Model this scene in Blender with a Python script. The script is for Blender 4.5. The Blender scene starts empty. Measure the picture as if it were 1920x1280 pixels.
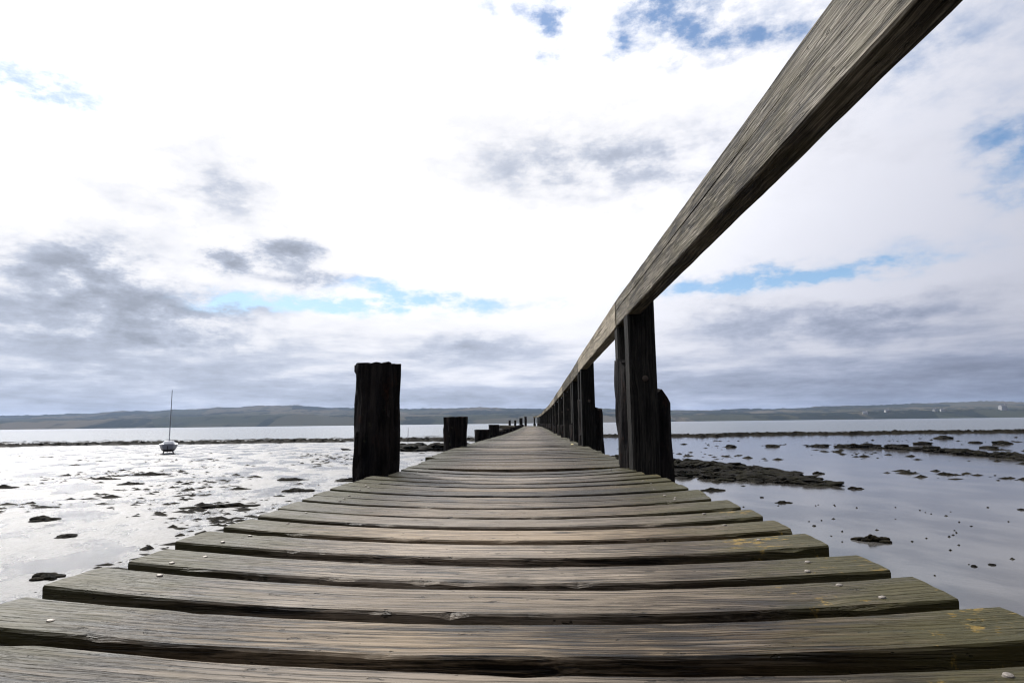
import bpy, bmesh, math, random
import numpy as np
from mathutils import Vector, Matrix, noise as mnoise
R = math.radians
scene = bpy.context.scene
col = scene.collection

# ------------------------------------------------------------------ camera
CAM_H = 2.65
cam = bpy.data.cameras.new('camera')
camo = bpy.data.objects.new('camera', cam)
col.objects.link(camo)
RIGHT = Vector((0.99969656, 0.02154669, -0.01193826))
UP = Vector((0.01466123, -0.13100387, 0.99127344))
FWD = Vector((-0.01979470, 0.99114768, 0.13128002))
m = Matrix((RIGHT, UP, -FWD)).transposed().to_4x4()
m.translation = (0, 0, CAM_H)
camo.matrix_world = m
cam.sensor_width = 36.0
cam.lens = 1150 / 1920 * 36.0
cam.clip_start = 0.02
cam.clip_end = 20000
cam.dof.use_dof = True
cam.dof.focus_distance = 1.5
cam.dof.aperture_fstop = 20.0
scene.camera = camo

# ------------------------------------------------------------------ light
SUN_AZ, SUN_EL = R(-37), R(42)          # azimuth from +Y, positive to the right
SUN_DIR = Vector((math.sin(SUN_AZ) * math.cos(SUN_EL), math.cos(SUN_AZ) * math.cos(SUN_EL), math.sin(SUN_EL)))
sun = bpy.data.lights.new('sun', 'SUN')
sun.energy = 4.6
sun.angle = R(2.2)
sun.color = (1.0, 0.965, 0.91)
suno = bpy.data.objects.new('sun', sun)
suno.rotation_euler = (-SUN_DIR).to_track_quat('-Z', 'Y').to_euler()
col.objects.link(suno)
scene.view_settings.view_transform = 'Standard'
scene.view_settings.look = 'None'
scene.view_settings.exposure = 0.0
scene.view_settings.gamma = 1.0
scene.view_settings.use_curve_mapping = False
scene.render.engine = 'CYCLES'
scene.cycles.use_denoising = True
scene.cycles.filter_width = 1.1
scene.cycles.sample_clamp_indirect = 4.0
scene.cycles.max_bounces = 8
scene.cycles.volume_bounces = 0


# ------------------------------------------------------------------ node helpers
class S:
    """a socket with arithmetic"""
    nt = None

    def __init__(s, sock):
        s.k = sock

    @staticmethod
    def math(op, a, b=None, c=None, clamp=False):
        n = S.nt.nodes.new('ShaderNodeMath')
        n.operation = op
        n.use_clamp = clamp
        for i, v in enumerate((a, b, c)):
            if v is None:
                continue
            if isinstance(v, S):
                S.nt.links.new(v.k, n.inputs[i])
            else:
                n.inputs[i].default_value = v
        return S(n.outputs[0])

    def __add__(s, o): return S.math('ADD', s, o)
    __radd__ = __add__
    def __sub__(s, o): return S.math('SUBTRACT', s, o)
    def __rsub__(s, o): return S.math('SUBTRACT', o, s)
    def __mul__(s, o): return S.math('MULTIPLY', s, o)
    __rmul__ = __mul__
    def __truediv__(s, o): return S.math('DIVIDE', s, o)
    def __pow__(s, o): return S.math('POWER', s, o)
    def clamp(s): return S.math('ADD', s, 0.0, clamp=True)
    def abs(s): return S.math('ABSOLUTE', s)


def lnk(a, b):
    S.nt.links.new(a.k if isinstance(a, S) else a, b)


def sstep(v, lo, hi, a=0.0, b=1.0):
    n = S.nt.nodes.new('ShaderNodeMapRange')
    n.interpolation_type = 'SMOOTHSTEP'
    lnk(v, n.inputs[0])
    for i, x in zip((1, 2, 3, 4), (lo, hi, a, b)):
        n.inputs[i].default_value = x
    return S(n.outputs[0])


def comb(x, y, z=0.0):
    n = S.nt.nodes.new('ShaderNodeCombineXYZ')
    for i, v in enumerate((x, y, z)):
        if isinstance(v, S):
            lnk(v, n.inputs[i])
        else:
            n.inputs[i].default_value = v
    return S(n.outputs[0])


def sep(v):
    n = S.nt.nodes.new('ShaderNodeSeparateXYZ')
    lnk(v, n.inputs[0])
    return [S(o) for o in n.outputs]


def noise(v, scale=1.0, detail=4.0, rough=0.55, dist=0.0, color=False):
    n = S.nt.nodes.new('ShaderNodeTexNoise')
    lnk(v, n.inputs['Vector'])
    n.inputs['Scale'].default_value = scale
    n.inputs['Detail'].default_value = detail
    n.inputs['Roughness'].default_value = rough
    n.inputs['Distortion'].default_value = dist
    return S(n.outputs['Color' if color else 0])


def mixc(f, a, b):
    n = S.nt.nodes.new('ShaderNodeMix')
    n.data_type = 'RGBA'
    for sock, v in ((n.inputs[0], f), (n.inputs[6], a), (n.inputs[7], b)):
        if isinstance(v, S):
            lnk(v, sock)
        elif isinstance(v, (int, float)):
            sock.default_value = v
        else:
            sock.default_value = (*v, 1.0)
    return S(n.outputs[2])


def scalec(c, f):
    n = S.nt.nodes.new('ShaderNodeVectorMath')
    n.operation = 'SCALE'
    if isinstance(c, S):
        lnk(c, n.inputs[0])
    else:
        n.inputs[0].default_value = c
    if isinstance(f, S):
        lnk(f, n.inputs['Scale'])
    else:
        n.inputs['Scale'].default_value = f
    return S(n.outputs[0])


# ------------------------------------------------------------------ sky
def pixdir(px, py):
    """direction of a point of the sky, as azimuth and elevation"""
    d = (px - 960) / 1150 * RIGHT - (py - 640) / 1150 * UP + FWD
    d.normalize()
    return math.atan2(d.x, d.y), math.asin(d.z)


world = bpy.data.worlds.new('World')
scene.world = world
world.use_nodes = True
world.cycles.sampling_method = 'MANUAL'
world.cycles.sample_map_resolution = 256
nt = world.node_tree
S.nt = nt
nt.nodes.clear()
wout = nt.nodes.new('ShaderNodeOutputWorld')
bg = nt.nodes.new('ShaderNodeBackground')
WS = 0.1
bg.inputs[1].default_value = WS
lnk(bg.outputs[0], wout.inputs[0])
sky = nt.nodes.new('ShaderNodeTexSky')
sky.sky_type = 'NISHITA'
sky.sun_disc = False
sky.sun_elevation = SUN_EL
sky.sun_rotation = SUN_AZ
sky.dust_density = 0.4
tc = nt.nodes.new('ShaderNodeTexCoord')
D = S(tc.outputs['Generated'])
dx, dy, dz = sep(D)
az = S.math('ARCTAN2', dx, dy)
el = S.math('ARCSINE', dz)
dzp = S.math('MAXIMUM', dz, 0.0)
P = comb(dx / (dzp + 0.13), dy / (dzp + 0.13), 3.7)          # a flat cloud deck seen from below
E_ = comb(az * 3.0, el * 7.0, 1.3)
w1 = noise(E_, 1.6, 5, 0.6, color=True)
wx, wy, wz = sep(w1)
w2 = noise(comb(az * 16.0, el * 30.0, 6.3), 1.0, 5, 0.65, color=True)
vx, vy, vz = sep(w2)
azw = az + (wx - 0.5) * 0.10 + (vx - 0.5) * 0.085
elw = el + (wy - 0.5) * 0.045 + (vy - 0.5) * 0.045
nbig = noise(P, 1.1, 7, 0.58)
nfine = noise(P, 3.4, 8, 0.62)
nsky = noise(comb(az * 3.2, el * 8.0, 8.1), 2.2, 7, 0.6)


def blobs(items):
    tot = None
    for px, py, rx, ry, amp in items:
        a0, e0 = pixdir(px, py)
        sa, se = rx / 1150 / math.cos(e0), ry / 1150
        u = (azw - a0) * (1 / sa)
        v = (elw - e0) * (1 / se)
        g = S.math('EXPONENT', (u * u + v * v) * -1.0) * amp
        tot = g if tot is None else tot + g
    return tot


clear = blobs([(1285, 40, 80, 55, 1.2), (1400, 80, 90, 34, .7), (1480, 60, 60, 40, .5), (1030, 70, 34, 50, 1.4), (950, 22, 50, 20, .7), (1165, 88, 28, 32, 1.2), (1210, 20, 40, 30, .5),
               (0, 150, 90, 24, .95), (95, 172, 55, 16, .8), (1915, 255, 60, 50, 1.0), (1915, 365, 45, 32, .8), (1700, 130, 140, 60, .35),
               (1500, 515, 210, 17, 1.4), (1300, 540, 90, 18, .5), (1690, 455, 120, 18, .35), (800, 568, 200, 16, 1.15), (560, 574, 160, 17, 1.15), (720, 540, 80, 15, .9), (440, 560, 60, 12, .6),
               (1800, 60, 130, 90, .3)])
grey = blobs([(300, 555, 430, 85, .20), (175, 510, 80, 30, .55), (60, 600, 190, 40, .34), (290, 572, 150, 28, .55), (450, 490, 42, 22, .85), (540, 478, 66, 26, .85),
              (610, 532, 80, 18, .62), (300, 385, 160, 60, .30), (440, 360, 100, 50, .28), (90, 470, 160, 50, .34), (330, 630, 180, 22, .3), (380, 285, 110, 50, .18),
              (980, 305, 230, 100, .33), (1330, 290, 300, 100, .33), (1600, 592, 260, 40, .42), (1340, 580, 90, 34, .25), (1250, 320, 120, 40, .12),
              (1750, 330, 220, 90, .10), (900, 640, 180, 22, .25), (1700, 700, 300, 26, .2), (200, 700, 220, 24, .22)])
# beyond the part in view the same broken deck goes on: gaps by noise alone
away = sstep(S.math('MAXIMUM', az.abs() - 0.74, el - 0.62), 0.0, 0.2)
gaps = sstep(nbig, 0.56, 0.68) * away
nwisp = noise(comb(az * 9.0, el * 16.0, 2.6), 2.0, 6, 0.62)
B = clear * sstep(nfine * 0.5 + nwisp * 0.5, 0.34, 0.66, 0.15, 1.35) + gaps * 0.75
Braw = B
B = sstep(B, 0.05, 1.15) * 0.9
cs = dx * SUN_DIR.x + dy * SUN_DIR.y + dz * SUN_DIR.z
half = (cs + 1.0) * 0.5
th = S.math('ARCCOSINE', S.math('MINIMUM', cs, 0.99999))
glow = S.math('EXPONENT', (th * th) * (-1.0 / R(26) ** 2)) * 8.0
phase = 0.13 + (half ** 2.2) * 1.32
low = sstep(el, R(1.0), R(13.5), 1.0, 0.0)
bands = noise(comb(az * 7.0, el * 40.0, 4.4), 1.0, 5, 0.55)
# thickness of the grey undersides
thick = grey * sstep(nsky * 0.6 + nwisp * 0.4, 0.32, 0.66, 0.30, 1.65) + sstep(el, R(0.5), R(6.5), 0.26, 0.0) + low * (0.46 + sstep(bands, 0.25, 0.75) * 0.48) + (nbig - 0.47) * 0.55 + (nfine - 0.5) * 0.22 - 0.06
veil = sstep(thick, -0.14, 0.25)
sh = (sstep(thick, 0.15, 0.80) * 0.30 + sstep(thick, 0.35, 1.35) * 0.30) * (0.72 + nfine * 0.55)
under = S.math('MINIMUM', phase * 1.02, 1.02) * (1.0 - sh)
lum = (phase + glow * sstep(el, R(3), R(16)) * sstep(Braw, 0.0, 0.35, 1.0, 0.0)) * (1.0 - veil) + under * veil
tint = mixc(sstep(sh, 0.0, 0.45), (0.985, 0.985, 1.02), (0.82, 0.895, 1.07))
cool = mixc(sstep(th, R(35), R(85)), (1, 1, 1), (0.92, 0.95, 1.07))
mul = nt.nodes.new('ShaderNodeVectorMath')
mul.operation = 'MULTIPLY'
lnk(tint, mul.inputs[0])
lnk(cool, mul.inputs[1])
cloudc = scalec(S(mul.outputs[0]), lum * (1 / WS))
hs = nt.nodes.new('ShaderNodeHueSaturation')
hs.inputs['Saturation'].default_value = 1.25
lnk(sky.outputs[0], hs.inputs['Color'])
skyc = mixc(B, cloudc, scalec(S(hs.outputs[0]), 1.3))
lnk(skyc, bg.inputs[0])


# ------------------------------------------------------------------ object helpers
def tag(o, label=None, cat=None, group=None, kind=None):
    if label: o['label'] = label
    if cat: o['category'] = cat
    if group: o['group'] = group
    if kind: o['kind'] = kind
    return o


def link(name, me, parent=None, mat=None):
    o = bpy.data.objects.new(name, me)
    col.objects.link(o)
    if parent is not None:
        o.parent = parent
    if mat is not None and me is not None and not me.materials:
        me.materials.append(mat)
    return o


def empty(name, loc=(0, 0, 0)):
    o = bpy.data.objects.new(name, None)
    o.location = loc
    o.empty_display_size = 0.2
    col.objects.link(o)
    return o


def mesh(name, v, f, mat=None, smooth=False):
    me = bpy.data.meshes.new(name)
    me.from_pydata([tuple(p) for p in v], [], f)
    me.update()
    if mat: me.materials.append(mat)
    if smooth:
        me.polygons.foreach_set('use_smooth', [True] * len(me.polygons))
    return me


def sweep(rings, closed=True, caps=True):
    """rings of equal length -> verts, faces"""
    n = len(rings[0])
    v = [p for r in rings for p in r]
    f = []
    for i in range(len(rings) - 1):
        for j in range(n if closed else n - 1):
            k = (j + 1) % n
            f.append((i * n + j, i * n + k, (i + 1) * n + k, (i + 1) * n + j))
    if caps:
        f.append(tuple(reversed(range(n))))
        f.append(tuple(range((len(rings) - 1) * n, len(rings) * n)))
    return v, f


def fixnormals(me):
    bm = bmesh.new()
    bm.from_mesh(me)
    bmesh.ops.recalc_face_normals(bm, faces=bm.faces)
    bm.to_mesh(me)
    bm.free()
    return me


def bevel_box(sx, sy, sz, b=0.006, name='box', mat=None, seg=1):
    bm = bmesh.new()
    bmesh.ops.create_cube(bm, size=1.0)
    bmesh.ops.scale(bm, vec=(sx, sy, sz), verts=bm.verts)
    bmesh.ops.bevel(bm, geom=bm.edges[:], offset=b, segments=seg, affect='EDGES')
    me = bpy.data.meshes.new(name)
    bm.to_mesh(me)
    bm.free()
    if mat: me.materials.append(mat)
    return me


# ------------------------------------------------------------------ materials
def new_mat(name):
    mt = bpy.data.materials.new(name)
    mt.use_nodes = True
    S.nt = mt.node_tree
    return mt, mt.node_tree.nodes['Principled BSDF']


def ocoord():
    return S(S.nt.nodes.new('ShaderNodeTexCoord').outputs['Object'])


def orand():
    return S(S.nt.nodes.new('ShaderNodeObjectInfo').outputs['Random'])


def wpos():
    return S(S.nt.nodes.new('ShaderNodeNewGeometry').outputs['Position'])


def bump(h, strength, dist, into, prev=None):
    n = S.nt.nodes.new('ShaderNodeBump')
    n.inputs['Strength'].default_value = strength
    n.inputs['Distance'].default_value = dist
    lnk(h, n.inputs['Height'])
    if prev is not None:
        S.nt.links.new(prev.outputs[0], n.inputs['Normal'])
    if into is not None:
        S.nt.links.new(n.outputs[0], into)
    return n


def wood(name, axis, dark, mid, pale, algae=0.0, lichen=0.0, rough=(0.42, 0.68), bumpd=0.004, spec=0.5):
    """weathered sawn timber, grain along one local axis"""
    mt, b = new_mat(name)
    x, y, z = sep(ocoord())
    r = orand()
    l, s, t = {0: (x, y, z), 1: (y, x, z), 2: (z, x, y)}[axis]
    off = r * 37.0
    # knots push the grain aside
    vor = S.nt.nodes.new('ShaderNodeTexVoronoi')
    lnk(comb(l * 3.0 + off, s * 7.0 + off, t * 3.0), vor.inputs['Vector'])
    vor.inputs['Scale'].default_value = 1.0
    vr = sep(S(vor.outputs['Color']))[0]
    isk = sstep(vr, 0.58, 0.60)
    kd = S(vor.outputs['Distance'])
    push = sstep(kd, 0.0, 0.34, 1.0, 0.0) * isk
    knot = sstep(kd, 0.05, 0.11, 1.0, 0.0) * isk
    # fine grain, stretched along the board
    wob = noise(comb(l * 3.2 + off, s * 6.0, t * 6.0), 1.0, 3, 0.5)
    sw = s + (wob - 0.5) * 0.030 + push * 0.022
    fine = noise(comb(l * 4.5 + off, sw * 85.0 + off, t * 85.0), 1.0, 6, 0.66)
    hair = noise(comb(l * 7.0 + off, sw * 300.0 + off, t * 300.0), 1.0, 3, 0.6)
    lines = sstep(noise(comb(l * 2.6 + off * 1.3, sw * 150.0 - off, t * 150.0), 1.0, 3, 0.55), 0.50, 0.60)
    pale_lines = sstep(noise(comb(l * 3.4 - off, sw * 120.0 + off, t * 120.0), 1.0, 3, 0.55), 0.54, 0.66)  # paler streaks of the grain itself
    ringv = S.math('SINE', sw * 420.0 + r * 20.0 + t * 90.0 + fine * 5.0)
    ring = sstep(ringv, 0.0, 1.0)
    crackn = noise(comb(l * 2.2 + off * 2.0, sw * 55.0 + off, t * 55.0), 1.0, 4, 0.65)
    crack = sstep(crackn, 0.665, 0.69)
    blot = noise(comb(l * 6.5 + off, s * 14.0, t * 14.0 + off), 1.0, 6, 0.66)
    big = noise(comb(l * 1.6 - off, s * 4.0 + off, t * 4.0), 1.0, 3, 0.5)
    tone = (fine * 1.1 + hair * 0.8 + big * 0.55 + blot * 0.60 + (r - 0.5) * 0.36) - 1.08 - ring * 0.10
    c = mixc(sstep(tone, 0.10, 0.44), dark, mid)
    if lichen:                                     # paler along the middle of the deck, darker towards the board ends
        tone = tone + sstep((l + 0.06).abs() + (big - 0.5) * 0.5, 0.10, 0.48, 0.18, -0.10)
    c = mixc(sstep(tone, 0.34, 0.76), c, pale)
    r2 = S.math('FRACT', r * 7.31)
    gy = S.nt.nodes.new('ShaderNodeHueSaturation')
    lnk(c, gy.inputs['Color'])
    lnk(0.80 + r2 * 0.4, gy.inputs['Saturation'])
    lnk(0.78 + S.math('FRACT', r * 13.7) * 0.5, gy.inputs['Value'])
    c = S(gy.outputs[0])
    c = mixc(lines * 0.55, c, scalec(c, 0.35))
    c = mixc(pale_lines * 0.35, c, pale)
    c = mixc(knot * 0.85, c, tuple(v * 0.8 for v in dark))
    c = mixc(crack * 0.92, c, tuple(v * 0.15 for v in dark))
    pit = sstep(noise(comb(l * 26.0 + off, s * 60.0 + off, t * 60.0), 1.0, 3, 0.6), 0.665, 0.70)
    c = mixc(pit * 0.7, c, tuple(v * 0.4 for v in dark))
    stain = sstep(noise(comb(l * 3.0 + off, s * 6.0, t * 6.0 + off * 1.7), 1.0, 6, 0.68), 0.53, 0.72)
    c = mixc(stain * 0.6, c, tuple(v * 0.9 for v in dark))
    if algae:
        if lichen:
            edge = sstep(l.abs() + (blot - 0.5) * 0.6, 0.34, 0.66)
        else:
            edge = sstep(blot, 0.42, 0.7)
        c = mixc(edge * algae, c, (0.038, 0.034, 0.010))
    if lichen:
        ln = noise(comb(l * 34 + off, s * 40.0 + off, t * 20), 1.0, 7, 0.75)
        lm = noise(comb(l * 3.5 + off * 3.0, off, s * 3.0), 1.0, 2, 0.5)
        msk = sstep(ln * 0.8 + lm * 0.6, 0.80, 0.88) * sstep(l, 0.28, 0.46)
        c = mixc(msk * lichen, c, (0.22, 0.14, 0.025))
    lnk(c, b.inputs['Base Color'])
    lnk(sstep(fine + blot, 0.6, 1.4, rough[0], rough[1]), b.inputs['Roughness'])
    b.inputs['Specular IOR Level'].default_value = spec
    h = fine * 0.9 + hair * 0.45 + blot * 0.5 - crack * 1.8 - ring * 0.22 - lines * 0.5 - pit * 0.8 + knot * 0.3
    bump(h, 0.9, bumpd, b.inputs['Normal'])
    return mt


def plain(name, c, rough=0.6, metal=0.0, var=0.15, sc=20):
    mt, b = new_mat(name)
    n = noise(ocoord(), sc, 5, 0.6)
    lnk(mixc(n, tuple(v * (1 - var) for v in c), tuple(v * (1 + var) for v in c)), b.inputs['Base Color'])
    b.inputs['Roughness'].default_value = rough
    b.inputs['Metallic'].default_value = metal
    bump(n, 0.3, 0.002, b.inputs['Normal'])
    return mt


M = {}
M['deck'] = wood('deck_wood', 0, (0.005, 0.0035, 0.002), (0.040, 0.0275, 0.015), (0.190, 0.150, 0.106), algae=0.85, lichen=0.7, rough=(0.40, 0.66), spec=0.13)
M['rail'] = wood('rail_wood', 0, (0.014, 0.011, 0.007), (0.088, 0.074, 0.052), (0.31, 0.275, 0.22), algae=0.45, rough=(0.5, 0.75), bumpd=0.003, spec=0.04)
M['post'] = wood('post_wood', 2, (0.008, 0.008, 0.008), (0.018, 0.017, 0.016), (0.045, 0.042, 0.036), rough=(0.6, 0.85), bumpd=0.003, spec=0.04)
M['beam'] = wood('beam_wood', 1, (0.012, 0.011, 0.010), (0.03, 0.027, 0.022), (0.05, 0.045, 0.036), rough=(0.7, 0.9), spec=0.0)
M['nail'] = plain('galvanised_nail', (0.17, 0.15, 0.13), 0.6, 0.5, 0.35, 400)
M['rust'] = plain('rusty_iron', (0.06, 0.045, 0.035), 0.7, 0.4, 0.4, 90)
M['coin'] = plain('brass_disc', (0.75, 0.62, 0.28), 0.3, 0.9, 0.1, 200)


def pile_mat():
    mt, b = new_mat('tarred_pile')
    x, y, z = sep(ocoord())
    g = noise(comb(x * 30, y * 30, z * 3.0), 1.0, 6, 0.65)
    blot = noise(comb(x * 9, y * 9, z * 6), 1.0, 5, 0.6)
    c = mixc(sstep(g, 0.35, 0.7), (0.006, 0.006, 0.007), (0.026, 0.022, 0.020))
    c = mixc(sstep(blot, 0.58, 0.7) * 0.7, c, (0.040, 0.020, 0.014))
    c = mixc(sstep(noise(comb(x * 14, y * 14, z * 14 + 5), 1, 5, .6), 0.62, 0.72) * 0.5, c, (0.05, 0.052, 0.030))
    lnk(c, b.inputs['Base Color'])
    b.inputs['Roughness'].default_value = 0.8
    b.inputs['Specular IOR Level'].default_value = 0.04
    bump(g + blot, 0.9, 0.02, b.inputs['Normal'])
    return mt


M['pile'] = pile_mat()


def weed_mat():
    mt, b = new_mat('bladderwrack')
    p = wpos()
    n = noise(p, 9.0, 5, 0.65)
    c = mixc(sstep(n, 0.35, 0.7), (0.004, 0.004, 0.003), (0.020, 0.016, 0.008))
    lnk(c, b.inputs['Base Color'])
    b.inputs['Roughness'].default_value = 0.7
    b.inputs['Specular IOR Level'].default_value = 0.02
    bump(noise(p, 22.0, 5, 0.7), 0.9, 0.05, b.inputs['Normal'])
    return mt


def rock_mat():
    mt, b = new_mat('weedy_rock')
    p = wpos()
    n = noise(p, 3.0, 7, 0.65)
    nz = sep(S(S.nt.nodes.new('ShaderNodeNewGeometry').outputs['Normal']))[2]
    c = mixc(sstep(n, 0.3, 0.7), (0.004, 0.004, 0.0035), (0.017, 0.015, 0.012))
    c = mixc(sstep(noise(p, 1.3, 5, 0.6), 0.45, 0.6) * 0.8, c, (0.012, 0.011, 0.006))
    lnk(c, b.inputs['Base Color'])
    b.inputs['Roughness'].default_value = 0.75
    b.inputs['Specular IOR Level'].default_value = 0.02
    bump(noise(p, 12.0, 7, 0.7), 0.9, 0.06, b.inputs['Normal'])
    return mt


M['weed'] = weed_mat()
M['rock'] = rock_mat()


def mud_mat():
    mt, b = new_mat('wet_mud')
    p = wpos()
    x, y, z = sep(p)
    pos = comb(x, y, 0.0)
    # pools of standing water against bared, rippled mud
    pool = noise(comb(x * 0.10, y * 0.05, 2.0), 1.0, 4, 0.55)
    side = sstep(x, -7.0, 9.0)                      # the basin on the right still holds water
    wet = sstep(pool * 0.75 + side * 0.42, 0.42, 0.64)
    chan = noise(comb(x * 0.55 + y * 0.12, y * 0.30, 5.0), 1.0, 6, 0.62)
    near = sstep(chan, 0.40, 0.60)
    rip = noise(comb(x * 2.6 + y * 0.7, y * 3.8, 0.0), 1.0, 5, 0.62)
    mid_ = noise(comb(x * 0.9, y * 0.8, 3.0), 1.0, 5, 0.6)
    peb = noise(pos, 11.0, 5, 0.7)
    c = mixc(near, (0.030, 0.028, 0.026), (0.075, 0.071, 0.066))
    c = mixc(sstep(peb, 0.58, 0.68) * (1.0 - wet) * 0.9, c, (0.012, 0.011, 0.008))
    lnk(c, b.inputs['Base Color'])
    dry = 1.0 - wet
    lnk(0.07 + dry * (0.10 + near * 0.30), b.inputs['Roughness'])
    b.inputs['IOR'].default_value = 1.40
    h = (rip * 0.06 * (0.25 + near) + mid_ * 0.10 + peb * 0.035) * (1.0 - wet * 0.955)
    bump(h, 1.0, 1.0, b.inputs['Normal'])
    return mt


def water_mat():
    mt, b = new_mat('estuary_water')
    x, y, z = sep(wpos())
    b.inputs['Base Color'].default_value = (0.05, 0.06, 0.07, 1)
    b.inputs['Roughness'].default_value = 0.25
    b.inputs['IOR'].default_value = 1.333
    h = noise(comb(x * 0.5, y * 0.9, 0.0), 1.0, 4, 0.6)
    bump(h, 0.6, 0.4, b.inputs['Normal'])
    return mt


M['mud'] = mud_mat()
M['water'] = water_mat()


def hill_mat():
    mt, b = new_mat('woods_and_fields')
    x, y, z = sep(wpos())
    vor = S.nt.nodes.new('ShaderNodeTexVoronoi')
    lnk(comb(x * 0.0040, y * 0.0026, 0.0), vor.inputs['Vector'])
    vor.inputs['Scale'].default_value = 1.0
    v1, v2, v3 = sep(S(vor.outputs['Color']))
    n = noise(comb(x * 0.012, y * 0.006, z * 0.02), 1.0, 5, 0.6)
    wood_ = sstep(n + v1 * 0.30, 0.58, 0.70, 1.0, 0.0)
    field = mixc(v2, (0.025, 0.030, 0.020), (0.075, 0.065, 0.048))
    trees = mixc(noise(comb(x * .05, y * .05, z * .05), 1, 4, .6), (0.008, 0.011, 0.010), (0.022, 0.025, 0.018))
    lnk(mixc(wood_, field, trees), b.inputs['Base Color'])
    b.inputs['Roughness'].default_value = 1.0
    b.inputs['Specular IOR Level'].default_value = 0.0
    return mt


M['hill'] = hill_mat()

# ------------------------------------------------------------------ ground, water, hills
rng = random.Random(4)
mud = link('mudflat', mesh('mudflat', [(-9000, -600, 0), (9000, -600, 0), (9000, 9000, 0), (-9000, 9000, 0)], [(0, 1, 2, 3)]), mat=M['mud'])
tag(mud, kind='structure')

edge = []
for i in range(241):
    x = -1500 + i * 12.5
    y = 118 + 0.02 * x + 9 * mnoise.noise((x * 0.03, 3.1, 0)) + 5 * mnoise.noise((x * 0.11, 9.1, 0))
    edge.append((x, y, 0.03))
wv = edge + [(1500, 2400, 0.03), (5000, 2400, 0.03), (5000, 400, 0.03)]
wv = [(-5000, 300, 0.03)] + edge + [(5000, 420, 0.03), (5000, 2500, 0.03), (-5000, 2500, 0.03)]
wat = link('water', fixnormals(mesh('water', wv, [tuple(range(len(wv)))])), mat=M['water'])
tag(wat, kind='structure')

SKYLINE = [(-6500, 60), (-3923, 68), (-3116, 78), (-2923, 78), (-2731, 82), (-2539, 86), (-2428, 97), (-2284, 99), (-2157, 97), (-2077, 106), (-1998, 101), (-1886, 106), (-1807, 115), (-1680, 110), (-1585, 118), (-1459, 117), (-1332, 121), (-1205, 107), (-1079, 103), (-890, 97), (-670, 88), (-420, 91), (-264, 95), (-108, 90), (48, 82), (296, 76), (451, 77), (667, 65), (852, 60), (1067, 60), (1282, 61), (1527, 67), (1772, 76), (1955, 77), (2199, 83), (2503, 88), (2684, 89), (2864, 84), (3555, 87), (6500, 90)]
sx_, sz_ = zip(*SKYLINE)


def hill_h(x, y):
    xa = x * 3600 / y
    top = float(np.interp(xa, sx_, sz_))
    t = (y - 2150) / (3600 - 2150)
    if t < 0: return -0.6
    rise = 0.32 * min(1, t / 0.10) + 0.68 * (max(0, min(1, (t - 0.1) / 0.9)) ** 1.5)
    if t > 1: rise = 1 - 0.35 * min(1, (t - 1) / 0.4)
    h = top * rise
    h += 7 * mnoise.noise((x * 0.004, y * 0.004, 0)) * min(1, t * 6)
    h += 7.0 * abs(mnoise.noise((x * 0.021, y * 0.014, 4))) * min(1, t * 12)
    h += 3.5 * mnoise.noise((x * 0.07, y * 0.03, 7)) * min(1, t * 12)
    return h


xs = np.linspace(-5200, 5200, 650)
ys = np.concatenate([np.linspace(2120, 2500, 14), np.linspace(2560, 4300, 34)])
hv, hf = [], []
for yy in ys:
    for xx in xs:
        x_, y_ = xx * (0.55 + 0.45 * yy / 3600), yy + 40 * mnoise.noise((xx * 0.002, 0, 1))
        hv.append((x_, y_, hill_h(x_, y_) - (0.6 if yy == ys[0] else 0)))
nx = len(xs)
for j in range(len(ys) - 1):
    for i in range(nx - 1):
        a = j * nx + i
        hf.append((a, a + 1, a + nx + 1, a + nx))
hills = link('hills', mesh('hills', hv, hf, smooth=True), mat=M['hill'])
tag(hills, kind='structure')

# white houses on the far shore
M['render'] = plain('white_harling', (0.32, 0.315, 0.30), 0.9, 0, 0.05, 1)
M['slate'] = plain('slate_roof', (0.10, 0.10, 0.11), 0.8, 0, 0.2, 1)
M['glass_far'] = plain('dark_pane', (0.03, 0.035, 0.04), 0.2, 0, 0.1, 1)


def house(x, y, w, d, h, label, rz):
    z = hill_h(x, y)
    e = empty('house', (x, y, z))
    e.rotation_euler.z = rz
    wv = [(-w / 2, -d / 2, -3), (w / 2, -d / 2, -3), (w / 2, d / 2, -3), (-w / 2, d / 2, -3), (-w / 2, -d / 2, h), (w / 2, -d / 2, h), (w / 2, d / 2, h), (-w / 2, d / 2, h), (-w / 2, 0, h + d * .38), (w / 2, 0, h + d * .38)]
    link('wall', mesh('wall', wv, [(0, 1, 5, 4), (1, 2, 6, 9, 5), (2, 3, 7, 6), (3, 0, 4, 8, 7), (3, 2, 1, 0)]), e, M['render'])
    o = 0.5
    rv = [(-w / 2 - o, -d / 2 - o, h - .2), (w / 2 + o, -d / 2 - o, h - .2), (w / 2 + o, 0, h + d * .38 + .3), (-w / 2 - o, 0, h + d * .38 + .3), (-w / 2 - o, d / 2 + o, h - .2), (w / 2 + o, d / 2 + o, h - .2)]
    rv += [(a, b, c + .35) for a, b, c in rv]
    rf = link('roof', mesh('roof', rv, [(6, 7, 8, 9), (9, 8, 11, 10), (1, 0, 3, 2), (2, 3, 4, 5), (0, 1, 7, 6), (5, 4, 10, 11), (0, 6, 9, 3), (3, 9, 10, 4), (2, 8, 7, 1), (5, 11, 8, 2)]), e, M['slate'])
    ch = link('chimney', bevel_box(1.2, 1.2, 3, .05), rf, M['render'])
    ch.location = (w / 2 - 1.5, 0, h + d * .38 + 1)
    tag(e, label, 'house', 'white houses on the far shore')
    return e


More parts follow.
